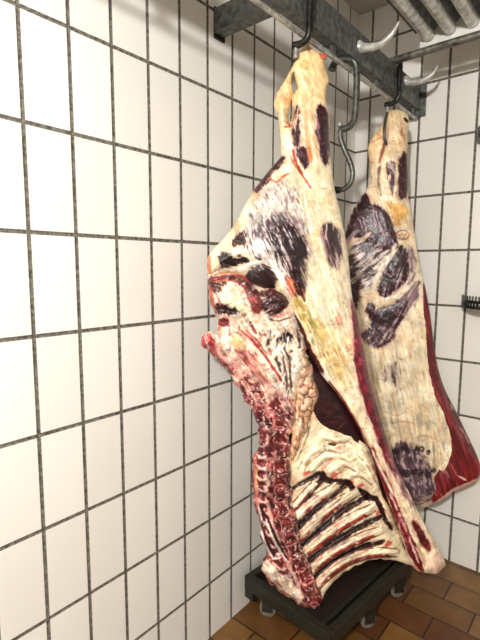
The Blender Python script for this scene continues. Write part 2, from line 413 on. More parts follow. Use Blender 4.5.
class Piece:
    """a solid slab of tissue: outline in chart units, rounded front and back, painted point by point"""
    def __init__(s, outline, sp=1.0, hole=None, n=5, smooth=True, rag=0., rs=5):
        s.out = spline(outline, n, True) if smooth else np.array(outline, float)
        if rag:
            if not smooth: pass
            o = s.out; tn = np.roll(o, -1, 0)-np.roll(o, 1, 0); tn /= np.linalg.norm(tn, axis=1)[:, None]+1e-9
            nz = (fbm(o[:, 0], o[:, 1], rs, 901, 3)-.5)*2*rag*1.8
            s.out = o+np.stack([-tn[:, 1], tn[:, 0]], 1)*nz[:, None]
        lo = s.out.min(0)-2; hi = s.out.max(0)+2
        gx = np.arange(lo[0], hi[0]+sp, sp); gy = np.arange(lo[1], hi[1]+sp, sp)
        X, Y = np.meshgrid(gx, gy); sh = X.shape; X = X.ravel(); Y = Y.ravel()
        sd, NX, NY = poly_sd(X, Y, s.out, True)
        if hole is not None:
            ho = spline(hole, 5, True); sh2, HX, HY = poly_sd(X, Y, ho, True)
            m = -sh2 > sd; NX = np.where(m, HX, NX); NY = np.where(m, HY, NY); sd = np.maximum(sd, -sh2)
        ins = (sd < 0).reshape(sh)
        cell = ins[:-1,:-1] | ins[1:,:-1] | ins[:-1,1:] | ins[1:,1:]
        idx = np.arange(X.size).reshape(sh)
        q = np.stack([idx[:-1,:-1][cell], idx[1:,:-1][cell], idx[1:,1:][cell], idx[:-1,1:][cell]], 1)
        used = np.unique(q); mp = -np.ones(X.size, int); mp[used] = np.arange(len(used))
        s.q = mp[q]; s.X = X[used]; s.Y = Y[used]; s.sd = sd[used]
        o = s.sd >= 0; s.X[o] = NX[used][o]; s.Y[o] = NY[used][o]; s.sd[o] = 0; s.edge = o
        s.d = -s.sd
        s.c = np.zeros((len(used), 3)); s.h = np.zeros(len(used))
    def base(s, c): s.c[:] = c; return s
    def mixc(s, m, c):
        m = np.clip(m, 0, 1)[:, None]; s.c = s.c*(1-m)+np.asarray(c, float)*m; return s
    def P(s, poly, c, rough=3, ns=7, fe=1.2, seed=1, c2=None, st=None, dens=.5, dh=0, sharp=.08, op=1., dome=6, rnd=True):
        """paint a patch; c2/st adds streaks of a second colour: st=(angle, length, width)"""
        po = spline(poly, 4, True) if rnd else np.array(poly, float)
        pad = rough+fe+2; lo = po.min(0)-pad; hi = po.max(0)+pad
        k = np.nonzero((s.X > lo[0]) & (s.X < hi[0]) & (s.Y > lo[1]) & (s.Y < hi[1]))[0]
        if len(k) == 0: return s
        x, y = s.X[k], s.Y[k]; d = poly_sd(x, y, po)
        dd = d+rough*2.6*(fbm(x, y, ns, seed, 5)-.5)+(rough*.8+.8)*(streak(x, y, (st[0] if st else 75), 11, 1.4, seed+40)-.5)*2.6
        m = sst(fe, -fe, dd)*op
        dark = sum(c) < 330
        if dark:      # thin film over the rim of the lean
            hm = sst(fe+3.5, -2.5, dd+2*(fbm(x, y, 3.5, seed+21)-.5))*.55*op
            hc = np.asarray(c, float)*.45+np.array((196,160,150))*.55
            s.c[k] = s.c[k]*(1-hm[:, None])+hc*hm[:, None]
        col0 = 0; col = np.repeat(np.asarray(c, float)[None], len(k), 0)
        if c2 is not None:
            sn = streak(x, y, st[0], st[1], st[2], seed+3); a = sst(1-dens-sharp, 1-dens+sharp, sn)[:, None]
            col = col*(1-a)+np.asarray(c2, float)*a
        if dark:
            f = fbm(x, y, 7, seed+31, 4); w = sst(.030, .006, np.abs(f-.5))*sst(.42, .6, fbm(x, y, 11, seed+33, 3))*.5
            col = col*(1-w[:, None])+np.array((198,176,178))*w[:, None]
        col = col*(.68+.64*fbm(x, y, 5, seed+9, 4))[:, None]
        s.c[k] = s.c[k]*(1-m[:, None])+col*m[:, None]
        if dh: s.h[k] += dh*np.clip(-d/dome, 0, 1)**.6
        return s
    def L(s, line, w, c, seed=1, rough=1., op=1., dh=0, fe=.7, gap=0):
        ln = spline(line, 5) if len(line) > 2 else np.array(line, float)
        pad = w+rough+4; lo = ln.min(0)-pad; hi = ln.max(0)+pad
        k = np.nonzero((s.X > lo[0]) & (s.X < hi[0]) & (s.Y > lo[1]) & (s.Y < hi[1]))[0]
        if len(k) == 0: return s
        x, y = s.X[k], s.Y[k]; d, t = line_sd(x, y, ln)
        ww = w*(1-.5*np.abs(2*t-1)**3)
        dd = d-ww+rough*2*(fbm(x, y, 4, seed)-.5); m = sst(fe, -fe, dd)*op
        if gap: m = m*sst(gap-.1, gap+.1, fbm(x, y, 7, seed+5))
        col = np.asarray(c, float)*(.88+.24*fbm(x, y, 4, seed+2, 2))[:, None]
        s.c[k] = s.c[k]*(1-m[:, None])+col*m[:, None]
        if dh: s.h[k] += dh*np.clip(1-d/(ww+1), 0, 1)
        return s
    def noise(s, c, sc, thr, seed=1, soft=.06, op=1., st=None, msk=None, dh=0):
        f = fbm(s.X, s.Y, sc, seed) if st is None else streak(s.X, s.Y, st[0], st[1], st[2], seed)
        m = sst(thr-soft, thr+soft, f)*op
        if msk is not None: m = m*msk
        s.mixc(m, c)
        if dh: s.h += dh*m
        return s
    def grain(s, a=.22, ang=75):
        x, y = s.X, s.Y
        g = 1+a*2*(fbm(x, y, 9, 301, 5)-.5)+a*1.3*(streak(x, y, ang, 12, 1.3, 303)-.5)
        s.c = s.c*g[:, None]
        f = fbm(x, y, 9, 311, 4); w = sst(.022, .004, np.abs(f-.5))*sst(.45, .6, fbm(x, y, 16, 313, 3))
        s.mixc(w*.35, (160,84,62))
        sp = sst(.80, .86, vn(x/1.6, y/1.6, 321))*sst(.5, .62, fbm(x, y, 20, 323, 3)); s.mixc(sp*.25, (120,60,50))
        return s
    def build(s, name, mat, root, plane, T, W, h0=0, back=.03, rough_h=.0015, label=None, flat=0.):
        P0, ang = plane; a = math.radians(ang); n = np.array([math.sin(a), -math.cos(a), 0.])
        Tv = T(s.X, s.Y) if callable(T) else np.full(len(s.X), float(T)); Wv = W(s.X, s.Y) if callable(W) else np.full(len(s.X), float(W))
        u = np.clip(s.d/Wv, 0, 1); prof = np.sqrt(np.clip(1-(1-u)**2, 0, 1))
        inn = np.clip(s.d/3, 0, 1)
        lum = s.c.sum(1)/765.
        hf = Tv*prof + (s.h + rough_h*2*(fbm(s.X, s.Y, 5, 77)-.5) + rough_h*1.2*(lum-.5))*inn
        hb = -back*prof
        h00 = h0(s.X, s.Y) if callable(h0) else h0
        def world(h):
            d = np.stack([(s.X-240)/F, (s.Y-320)/F, np.ones(len(s.X))], 1) @ RM
            t = ((np.array(P0)-CAM)@n + h + h00)/(d@n)
            return CAM+t[:, None]*d
        A = world(hf); B = world(hb); N = len(A); keep = ~s.edge
        bi = np.arange(N); bi[keep] = N+np.arange(keep.sum())
        V = np.concatenate([A, B[keep]]); Q = np.concatenate([s.q, bi[s.q][:, ::-1]])
        # skip back faces whose four corners all lie on the rim
        allrim = s.edge[s.q].all(1); Q = np.concatenate([s.q, bi[s.q[~allrim]][:, ::-1]])
        loc = np.array(root.location); V = V-loc
        me = bpy.data.meshes.new(name)
        me.vertices.add(len(V)); me.vertices.foreach_set('co', V.ravel())
        me.loops.add(Q.size); me.loops.foreach_set('vertex_index', Q.ravel().astype(np.int32))
        me.polygons.add(len(Q)); me.polygons.foreach_set('loop_start', np.arange(0, Q.size, 4).astype(np.int32))
        me.update(calc_edges=True)
        cc = s.c*(.62+.38*sst(45, 160, .5*s.c.mean(1)+.5*s.c.max(1)))[:, None]
        c = lin(np.clip(np.concatenate([cc, cc[keep]]), 0, 255)); c = np.concatenate([c, np.ones((len(c), 1))], 1)
        at = me.attributes.new('flesh', 'FLOAT_COLOR', 'POINT'); at.data.foreach_set('color', c.astype(np.float32).ravel())
        me.validate()
        o = link(name, me, mat, root)
        if label: o['label'] = label
        return o
def tab(*kv):
    ys = [k for k, v in kv]; vs = [v for k, v in kv]
    return lambda X, Y: np.interp(Y, ys, vs)

FAT = (236,214,172); FATW = (240,226,200); FATY = (240,202,138); DRK = (52,22,30); LEAN = (120,26,36); PUR = (96,68,80); BONE = (232,208,176)

# ================================================================== CARCASS 1
c1 = empty('beef_carcass', (.30, -.94, 2.07))
tag(c1, 'nearer hanging beef side with open rib cage and sawn backbone, beside the left wall', 'carcass')
PL = (H1, 50)

# --- inner wall (dark membrane behind everything)
p = Piece([(232,330),(262,305),(300,300),(340,350),(366,430),(386,480),(402,530),(408,556),(395,557),(372,556),(352,562),(332,574),(316,588),(298,580),(272,540),(262,500),(262,440),(246,385)], 1.3)
p.base((70,16,22)).noise((34,10,14), 14, .52, 3).noise((120,40,44), 6, .66, 5, op=.5)
p.noise((150,120,105), 3, .72, 12, st=(60,20,1.5), op=.45)
p.build('cavity_lining', M_lean, c1, PL, .006, 12, -.02, .03)

# --- dark diaphragm muscle
p = Piece([(306,360),(318,366),(332,384),(346,402),(360,430),(372,456),(386,488),(396,516),(388,520),(372,484),(356,452),(338,440),(322,430),(312,415),(308,392)], .9)
p.base((62,8,18)).noise((88,16,26), 9, .5, 4, st=(25,40,3), op=.5).noise((40,8,14), 10, .55, 9, op=.6)
for a, b in (((318,428),(338,422)),((335,432),(352,420)),((345,440),(366,446)),((352,448),(372,466))): p.L([a, ((a[0]+b[0])/2, (a[1]+b[1])/2-2), b], .45, (150,96,76), 3, .8, .6, gap=.45)
p.build('diaphragm_muscle', M_lean, c1, PL, .02, 14, -.004, .03, .002)

# --- rib cage wall
RC = [(296,432),(300,405),(308,398),(318,420),(334,428),(350,428),(362,440),(372,458),(380,484),(392,512),(402,540),(412,564),(404,563),(390,560),(374,560),(358,565),(342,574),(328,588),(318,603),(306,596),(296,566),(288,536),(284,500),(284,470),(288,448)]
p = Piece(RC, .75, rag=1.)
p.base((238,220,184)).noise((196,140,110), 16, .60, 2, op=.5).noise((236,222,180), 8, .55, 6, op=.6)
p.P([(318,436),(338,434),(356,446),(368,462),(376,482),(366,480),(350,476),(330,474),(305,478),(298,470),(304,452)], (246,234,196), 3, 8, 2, 5, (214,188,136), (150,20,4), .30, .006)
for pts in (((322,470),(330,462),(340,455)),((335,478),(346,466),(352,460)),((350,480),(360,474)),((328,456),(340,447))): p.L(pts, 1.8, (206,104,88), 8, 2.2, .65, gap=.38)
for pts in (((298,470),(302,462),(312,454),(326,446)),((303,474),(310,462),(324,452)),((326,440),(340,437),(352,444))): p.L(pts, .9, (120,80,50), 11, .7, .7)
p.P([(324,447),(334,442),(337,444),(328,451)], (70,55,30), 1, 3, .6, 2)
for k, pts in enumerate((((304,462),(314,452),(328,448),(340,452)),((312,470),(324,458),(340,456),(352,464)),((330,472),(344,464),(358,472)),((346,480),(358,474),(370,482)),((356,452),(368,466),(378,488)),((322,436),(336,440),(350,438)),((372,500),(384,508),(394,528)),((360,446),(372,462),(384,490)))):
    p.L(pts, 2.6, (248,238,206), 240+k, 1.6, .8, .005); p.L([(a+1.5, b+3) for a, b in pts], .8, (150,96,66), 250+k, 1.2, .75, -.002, gap=.4)  # pale fold ridges, each with crease shading painted below it
for k, (a, b) in enumerate(((360,487),(334,476),(372,499),(388,545),(394,552),(350,484),(307,474),(380,512))):
    p.L([(a-3,b+2),(a,b-1),(a+3,b-2)], 2.2, (190,62,54), 260+k, 1.6, .8)
p.L([(302,412),(298,428),(292,450),(288,470)], 5, (206,160,112), 6, 2, .8)
p.L([(306,415),(301,440),(293,460)], .9, (120,62,42), 6, .8, .7)
p.L([(311,420),(306,440),(296,462)], .7, (120,82,52), 16, .8, .7)
# dark gaps between ribs
GAPS = [((324,477),(305,498),(287,522)), ((349,483),(322,503),(303,522),(287,541)), ((369,496),(341,512),(318,532),(293,554)),
        ((382,516),(352,531),(325,548),(298,570)), ((384,541),(357,549),(330,564),(306,585))]
for i, g in enumerate(GAPS):
    p.L(g, 3.1, (58,14,16), 20+i, 1.8, 1, -.014); p.L([(a+2.2, b+2.4) for a, b in g], 1., (120,70,50), 320+i, 1.6, .8, gap=.4)
p.L([(294,488),(303,482),(313,478),(321,474),(329,481),(338,482),(348,483),(354,490),(364,493),(370,498),(377,500),(384,516),(392,530)], 3.0, (66,12,18), 31, 1.8, 1, -.008)
p.L([(364,452),(374,472),(384,496),(394,522),(406,552)], 2.2, (200,172,130), 9, 1.5, .8, .003)
p.L([(368,452),(378,478),(389,504),(400,534)], 1, (120,60,50), 19, .8, .7)
p.noise((250,242,214), 3, .72, 40, op=.6, dh=.001)
p.grain(.25, 140)
p.build('rib_cage', M_meat, c1, PL, .008, 6, .004, .03, .0022)

# --- ribs
RIBS = [([(316,482),(301,499),(287,514)], 4.6), ([(338,485),(314,501),(296,518),(286,530)], 5.6), ([(359,491),(332,507),(310,527),(290,547)], 6.2),
        ([(377,506),(348,521),(321,540),(296,561)], 6.4), ([(384,529),(356,540),(328,556),(303,577)], 5.8), ([(400,553),(372,553),(345,562),(325,577),(312,593)], 6.0)]
for i, (ln, w) in enumerate(RIBS):
    P = spline(ln, 6); T = np.gradient(P, axis=0); T /= np.linalg.norm(T, axis=1)[:, None]; Nn = np.stack([-T[:,1], T[:,0]], 1)
    t = np.linspace(0, 1, len(P)); ww = (w*(1-.35*np.abs(2*t-1)**4))[:, None]
    ol = np.concatenate([P+Nn*ww, (P-Nn*ww)[::-1]])
    p = Piece(ol, .6, smooth=False); p.base((240,222,188))
    mid = lambda k: (P+Nn*ww*k)
    ang = math.degrees(math.atan2(*(P[-1]-P[0])[::-1]))
    p.noise((206,160,128), 4, .60, 30+i, st=(ang,22,1.6), op=.6)
    p.noise((246,234,204), 4, .62, 40+i, st=(ang,14,1.4), op=.8)
    side = -1 if (mid(.5)[:, 1].mean() < P[:, 1].mean()) else 1
    p.L(mid(.55*side)[3:-2:3], 1.2+.6*(i > 2), (158,30,28), 50+i, 1.8, .9, gap=.42 if i < 3 else .28)
    p.L(mid(.86*side)[1:-1:3], .9, (84,26,24), 150+i, 1.2, .85, gap=.25); p.L(mid(-.86*side)[1:-1:3], .8, (92,36,28), 170+i, 1.2, .8, gap=.3)
    p.L(mid(.1*side)[2:-2:3], .8, (250,242,222), 190+i, 1.2, .9, .002, gap=.4)
    p.L(mid(-.45*side)[4:-2:3], .8, (196,96,76), 60+i, 1.2, .7, gap=.5)
    p.noise((60,26,22), 3, .76, 70+i, st=(ang,18,1.1), op=.6)
    p.grain(.3, ang)
    p.build('rib', M_meat, c1, PL, .010, w, .012, .02, .0012, label=None)

# --- kidney fat column
p = Piece([(299,350),(306,352),(312,365),(315,380),(318,396),(314,408),(310,420),(304,436),(297,452),(291,462),(290,440),(294,415),(296,390),(297,368)], .8, rag=1.5)
p.base((214,172,132)).noise((236,208,176), 6, .52, 5, dh=.006).noise((150,80,62), 4, .66, 8, op=.7).noise((120,84,56), 4, .7, 9, st=(100,26,1.6), op=.8)
for (cx, cy, r) in ((305,362,5),(303,373,5),(308,383,5),(312,393,5),(304,390,5),(308,402,5),(303,408,4)):
    d = np.hypot(p.X-cx, p.Y-cy); p.h += .009*np.clip(1-(d/r)**2, 0, 1); d = d+3*(fbm(p.X, p.Y, 3, 5)-.5); p.mixc(.7*sst(r, r-2, d), (232,198,168)); p.mixc(.6*sst(1.3, .3, np.abs(d-r))*sst(.35, .55, fbm(p.X, p.Y, 5, 15)), (112,50,42))
p.grain(.3, 90)
p.build('kidney_fat', M_meat, c1, PL, .02, 10, .012, .03, .003, label='lumpy pale kidney fat')

# --- pelvis / rump end
PV = [(210,262),(230,268),(256,276),(282,288),(292,300),(299,320),(305,340),(305,362),(300,380),(297,400),(294,425),(288,440),(276,436),(264,425),(256,414),(248,402),(240,391),(231,377),(222,365),(212,355),(203,348),(200,340),(203,334),(211,331),(217,333),(217,322),(212,308),(209,292),(207,274)]
p = Piece(PV, .7, rag=1.6)
p.base((232,216,190)).noise((196,158,134), 9, .57, 3, op=.5).noise((246,238,222), 5, .58, 4, op=.8, dh=.002)
p.noise((168,84,70), 5, .66, 8, op=.7)
# upper brown-red band and muscle knob
p.L([(209,282),(222,277),(238,276),(248,286),(254,298),(262,304)], 5.8, (128,56,46), 4, 2.2, 1, .004)
p.L([(214,277),(230,277),(244,282),(254,294),(262,304)], 1.1, (70,22,20), 104, 1.4, .8, gap=.4); p.L([(214,282),(228,281),(240,286),(248,298)], .9, (196,124,98), 105, 1.3, .8, gap=.45)  # dark lines here and below paint shading between band and oval
p.L([(262,291),(274,294),(286,290)], 1.2, (40,12,14), 106, 1, .9); p.L([(266,312),(278,317),(290,312)], 1.3, (206,120,104), 107, 1, .9, gap=.3); p.L([(264,316),(276,321),(290,318)], 1., (80,20,22), 108, 1.2, .8, gap=.4)
p.L([(226,286),(232,298),(240,308)], 1.6, (180,140,104), 109, 1.2, .7); p.L([(219,292),(225,304)], 2.2, (246,232,202), 110, 1.2, .9, .004)
p.L([(222,328),(220,345),(228,360)], 1.2, (206,150,120), 111, 1.4, .7, gap=.4); p.L([(228,316),(240,322),(256,322),(268,326)], 1.5, (206,170,136), 112, 1.6, .7, gap=.4); p.L([(240,318),(246,330),(258,348)], 1., (150,90,72), 113, 1.4, .7, gap=.45)
p.L([(213,276),(228,273),(243,274)], 1.6, (206,150,120), 5, 1, .8)
p.P([(210,282),(217,285),(226,283),(222,290),(213,291)], (96,36,30), 1.5, 4, 1, 2)
p.L([(210,285),(212,300),(216,312)], 2.2, (176,84,70), 6, 1.2, .9)
p.P([(222,286),(232,287),(240,294),(246,305),(250,315),(238,312),(228,305),(222,296)], (238,220,184), 1.5, 5, 1, 7, (206,176,130), (50,14,3), .35, .006)
p.P([(252,300),(258,298),(263,303),(262,311),(256,314),(250,309)], (134,58,52), 1, 4, .8, 3, dh=.012)
p.P([(264,300),(272,294),(282,292),(289,297),(288,306),(280,313),(270,316),(264,312),(261,306)], (66,18,26), 2, 5, 1, 9, (226,190,180), (150,16,2.2), .33, .01)
p.P([(252,290),(262,292),(278,288),(288,290),(284,297),(268,297),(256,296)], (92,24,28), 1.5, 5, 1, 12)
p.P([(215,306),(224,305),(232,308),(238,311),(234,315),(224,314),(217,312)], (60,14,16), 2, 4, 1, 14, dh=-.012)
p.P([(219,319),(226,318),(229,323),(225,327),(219,325)], (112,24,26), 1.5, 4, 1, 15, dh=-.008)
p.P([(232,339),(237,336),(243,342),(243,350),(236,350),(232,346)], (224,184,132), 2.5, 4, 1.5, 16)
p.L([(240,330),(252,340),(262,352),(272,366),(284,384)], 1.4, (166,50,50), 17, 1., .9)
p.L([(246,330),(258,342),(268,356)], .9, (176,84,74), 18, 1., .9)
p.L([(250,322),(256,334)], 1.6, (146,40,46), 19, 1., .8)
# dark streaks on the right part
for k, (a, b, c) in enumerate((((270,330),(268,350),(274,368)),((278,338),(276,356),(281,372)),((286,330),(284,346),(290,360)),((292,350),(290,372),(293,395)),((282,352),(286,376),(288,400)),((297,330),(300,345),(300,360)))):
    p.L([a, b, c], 1.5, (66,52,50), 30+k, 1.5, .8, gap=.38)
p.P([(283,334),(290,333),(292,339),(287,343),(281,340)], (52,14,18), 1.5, 4, 1, 21, dh=-.01)
p.noise((250,246,236), 3, .70, 23, st=(98,14,1.6), op=.9, msk=sst(262,272,p.X)*sst(318,330,p.Y))
# torn reddish sheet that becomes the loin
low = sst(-12, 16, (p.Y-356)-(p.X-225)*.72)
p.mixc(low*.72, (172,92,84))
p.noise((122,28,38), 7, .50, 24, op=.85, msk=low)
p.noise((238,204,186), 4, .56, 25, st=(50,9,2), op=.9, msk=low, dh=.002)
p.noise((84,14,26), 4, .64, 27, op=.8, msk=low)
p.P([(236,352),(246,350),(256,358),(262,370),(270,384),(262,382),(248,368)], (206,128,112), 3, 5, 2, 26, (150,52,56), (50,14,2.2), .45, op=.8)
p.P([(262,384),(268,386),(274,398),(270,400),(264,394)], (232,190,168), 1.5, 4, 1, 41, op=.9)
p.P([(201,336),(208,333),(214,340),(216,350),(209,352),(203,346)], (176,52,56), 1.6, 4, 1, 28, (232,200,184), (60,9,2), .4, .004)
p.P([(240,384),(246,390),(254,404),(262,420),(256,418),(246,404)], (86,22,32), 2, 4, 1.5, 29, (180,140,140), (60,10,1.6), .25)
p.grain(.3, 60)
p.build('pelvis', M_meat, c1, PL, tab((262,.035),(300,.045),(360,.035),(440,.028)), 11, .018, .035, .0035)

# --- backbone
BB = [(236,366),(252,362),(268,372),(282,388),(292,404),(291,430),(290,452),(291,475),(292,496),(296,520),(302,543),(309,562),(316,580),(321,592),(320,603),(314,609),(303,607),(291,599),(279,591),(268,581),(262,571),(262,561),(267,553),(262,541),(259,525),(256,508),(253,492),(252,474),(253,458),(257,447),(259,436),(258,425),(250,408),(242,394)]
p = Piece(BB, .7, rag=1.8)
p.base((128,42,48)).noise((190,122,112), 5, .55, 3, op=.85, dh=.002).noise((92,18,30), 5, .56, 6, op=.85, dh=-.001)
p.noise((238,216,200), 3.0, .67, 8, op=.9, dh=.0015)
msk = sst(300, 280, p.X)*sst(430, 450, p.Y)
p.L([(268,436),(265,455),(266,480),(268,505),(274,530),(284,555),(296,580),(304,600)], 2.2, (224,184,166), 12, 1.6, .8, .004, gap=.35)
p.L([(258,436),(255,455),(255,480),(258,505)], 2., (196,120,104), 13, 1.5, .8)
p.L([(257,470),(256,490)], .9, (226,190,110), 14, .5, .7)
for k in range(14):          # spinous processes: cream bars with dark red between
    yy = 446+k*11.2; xx = np.interp(yy, [440,500,530,560,600], [256,258,264,272,292])
    p.L([(xx,yy-3),(xx+5,yy+1),(xx+10,yy-1)], 1.3, (230,196,180), 80+k, .9, .85, .002)
    p.L([(xx+2,yy+3),(xx+8,yy+5)], 2.2, (112,24,36), 95+k, 1.1, .85, -.002)
for k, pts in enumerate((((262,512),(270,530),(276,545)),((259,525),(266,545),(272,556)),((266,520),(274,540),(286,560)),((258,505),(262,520)))):
    p.L(pts, 1.4, (240,224,210), 60+k, 1.2, .9, .002)
    p.L([(a+3,b+1) for a, b in pts], 1.2, (66,12,24), 66+k, 1.2, .9, -.002)
p.P([(264,560),(270,560),(280,572),(292,584),(302,596),(306,606),(296,601),(282,592),(270,581),(263,572)], (236,212,188), 2.5, 5, 1.5, 71, (186,100,84), (45,12,2.2), .35, .006)
p.L([(270,585),(284,595),(300,605)], 1., (214,160,100), 72, .8, .8)
p.grain(.4, 70)
p.build('backbone', M_meat, c1, PL, tab((360,.02),(440,.03),(600,.03)), 9, .022, .04, .004)

# --- vertebrae (sawn faces)
VC = spline([(280,414),(280,435),(280,458),(280,482),(282,506),(288,530),(296,553),(305,575),(313,596)], 40)
ds = np.concatenate([[0], np.cumsum(np.linalg.norm(np.diff(VC, axis=0), axis=1))]); NV = 13
for k in range(NV):
    s0 = ds[-1]*(k+.03+.05*math.sin(k*5.1))/NV; s1 = ds[-1]*(k+.99+.05*math.sin(k*3.3))/NV
    A = np.array([np.interp(s0, ds, VC[:, j]) for j in (0, 1)]); B = np.array([np.interp(s1, ds, VC[:, j]) for j in (0, 1)])
    t = (B-A)/np.linalg.norm(B-A); nn = np.array([-t[1], t[0]])
    w0, w1 = 6.6+.7*math.sin(k*2.1), 6.8+.7*math.sin(k*1.7+1)
    ol = [A+nn*w0, A+nn*0+t*.7, A-nn*w0, A-nn*w0*.86+(B-A)*.5, B-nn*w1, B-nn*0-t*.7, B+nn*w1, B+nn*w1*.86+(B-A)*-.5]
    p = Piece(ol, .55, n=4, rag=1.1, rs=4); p.base((112,30,36)).noise((150,62,60), 3, .5, 200+k, op=.8).noise((90,18,28), 3.2, .58, 210+k, op=.8)
    p.mixc(.6*sst(1.8, .4, p.d+3.2*(fbm(p.X, p.Y, 4, 9+k)-.5)), (226,184,166)); p.grain(.4, 20+k*9); p.noise((244,226,212), 2.4, .70, 220+k, op=.85)
    p.build('vertebra', M_meat, c1, PL, .010, 3.5, .048, .02, .002)

# --- main body: shank, thigh, flank
BO = [(307,43),(312,48),(318,52),(325.5,54),(327,59),(324,63),(327,72),(329,82),(326,88),(326,103),(329,114),(330,130),(330,150),(332,170),(335,190),(340,212),(345,235),(348,255),(350,275),(352,295),(357,315),(362,340),(366,360),(370,380),(377,405),(386,437),(397,468),(408,490),(420,515),(432,537),(445,562),(442,569),(436,574),(427,573),(418,571),(411,564),
      (404,545),(396,522),(386,495),(376,466),(365,442),(352,416),(335,391),(321,374),(312,356),(302,336),(294,318),(288,306),(282,298),(273,292),(262,291),(250,286),(242,277),(230,274),(219,275),(210,276),(207,268),(208,257),(215,247),(225,237),(236,222),(245,205),(255,188),(263,178),(272,167),(280,157),(281,148),(280,135),(278,118),(275,110),(274,102),(278,91),(285,80),(292,67),(298,57),(302,49)]
p = Piece(BO, .75, hole=[(293.5,73),(296,82),(297.5,89),(294,93),(292,101),(292.5,112),(290.5,122),(288.5,117),(290,107),(292,97),(293,90),(291.5,82)])
X, Y = p.X, p.Y
p.base((236,218,180)).noise((224,194,146), 20, .55, 2, op=.7).noise((246,236,214), 6, .6, 3, op=.6, dh=.001)
p.mixc(sst(135, 80, Y)*.8, (242,206,146)); p.noise((222,150,96), 12, .62, 4, op=.45, msk=sst(150,110,Y))
p.L([(308,45),(309,52)], 2, (230,170,130), 3); p.P([(320,54),(326,54),(327,59),(322,60)], (196,84,62), .8, 3, .8, 2, op=.8)
p.P([(301,62),(308,60),(311,66),(305,70),(301,67)], (226,168,104), 1, 4, 1.5, 3, op=.8, dh=-.003)
p.P([(276,98),(284,96),(292,99),(288,104),(278,104)], (222,160,110), 1.5, 4, 1.5, 4, op=.8)
p.L([(287,122),(290,126),(284,127)], 1, (170,50,40), 5, 1)
# shank muscles
p.P([(318,106),(322,105),(327,112),(330,128),(330,156),(326,165),(321,156),(318,142),(316,122)], (72,22,34), 1.2, 5, .8, 5, (150,104,116), (82,18,1.8), .28, .006)
p.P([(296,106),(299,111),(299,124),(300,138),(297,147),(293,140),(293,124)], (82,26,32), 1.2, 4, .8, 6, (214,176,150), (100,12,1.8), .32, .002)
p.P([(297,149),(304,147),(308,154),(309,166),(305,169),(301,162),(297,156)], (84,38,50), 1.4, 4, .8, 7, (180,150,150), (80,12,1.8), .25)
p.L([(306,110),(307,130),(309,150),(312,168)], 2.2, (230,160,110), 8, 1.2, .6); p.L([(309,148),(311,162)], 2.2, (216,116,66), 9, 1, .8)
p.L([(313,88),(312,110),(314,135),(318,160)], 1, (206,150,110), 10, .8, .6)
p.L([(293,150),(296,162),(302,174),(311,188)], 1.4, (172,42,34), 11, 1.2, .9); p.L([(290,156),(298,170),(308,183)], .8, (186,70,50), 12, 1, .8)
p.L([(296,198),(299,203)], 1.3, (120,30,34), 13, .8)
p.L([(270,179),(277,182),(284,176),(292,172)], 1.2, (176,54,36), 14, 1.2, .85)
p.P([(256,189),(261,180),(268,171),(276,162),(283,155),(285,159),(279,167),(272,174),(267,184),(258,192)], (74,20,28), 1.8, 5, .8, 15, (190,120,100), (130,12,1.8), .2, .003)
# misty thigh
p.P([(262,188),(284,182),(300,196),(309,230),(311,262),(300,252),(280,246),(256,240),(238,236),(250,214)], (204,192,182), 6, 12, 4, 16, (128,110,112), (66,6,1.6), .42, op=.9)
p.P([(256,226),(268,218),(284,214),(296,224),(304,240),(300,250),(280,246),(262,244),(250,240)], (98,80,90), 5, 6, 3, 17, (190,178,176), (70,5,1.5), .40, op=.92)
p.P([(268,232),(284,224),(300,232),(307,250),(309,266),(306,284),(302,294),(294,290),(288,280),(281,268),(268,256),(262,244)], (52,28,36), 3.5, 8, 2, 18, (196,182,180), (66,9,1.2), .34, .004)
for k in range(16):
    a = 262+k*2.7; b = 226+(k*29 % 23)
    p.L([(a, b), (a+7, b+12), (a+10+k*.3, b+27)], .55, (226,214,206), 400+k, .9, .75, .0006, gap=.42)
p.P([(292,244),(303,240),(308,256),(308,272),(304,290),(298,292),(293,278),(290,260)], (42,18,26), 2, 6, 1.2, 118, (150,120,124), (80,14,1.3), .26)
p.P([(248,240),(262,240),(274,246),(282,258),(288,276),(278,272),(264,262),(250,256)], (206,196,190), 3, 6, 2, 19, (70,50,58), (64,8,1.3), .42, .002)
p.P([(234,240),(240,231),(245,234),(248,243),(243,246),(234,245)], (72,18,24), 1.6, 5, .8, 20)
p.P([(218,258),(223,253),(232,256),(244,257),(247,261),(240,264),(230,267),(220,268)], (44,28,32), 2, 5, .9, 21, (196,186,180), (15,12,1.6), .24)
p.L([(213,250),(218,262),(216,272)], 1.2, (230,196,160), 22, 1, .8)
p.L([(209,256),(208,266),(212,275)], 2.6, (190,104,66), 23, 1.4, .85); p.L([(219,272),(235,272),(248,266),(262,262)], 3, (236,226,212), 24, 1.6, .9, .003)
p.P([(244,277),(252,269),(262,264),(271,268),(276,278),(274,288),(264,291),(250,285)], (60,38,42), 1.4, 5, .8, 25, (140,116,116), (15,16,1.5), .3, .01)
p.L([(216,275),(230,276),(242,278),(250,286)], 2, (160,80,62), 26, 1.2, .8)
p.L([(271,262),(278,272),(284,284),(291,296)], 3.4, (242,236,226), 27, 1.6, .9, .003); p.L([(262,252),(272,264)], 2, (240,234,226), 28, 2, .8)
p.P([(286,280),(292,278),(296,284),(299,293),(293,297),(288,290)], (206,96,66), 2, 4, 1.5, 29, (232,160,120), (60,6,2), .4)
p.P([(296,290),(304,292),(306,300),(300,300)], (78,24,24), 1.6, 4, 1, 129)
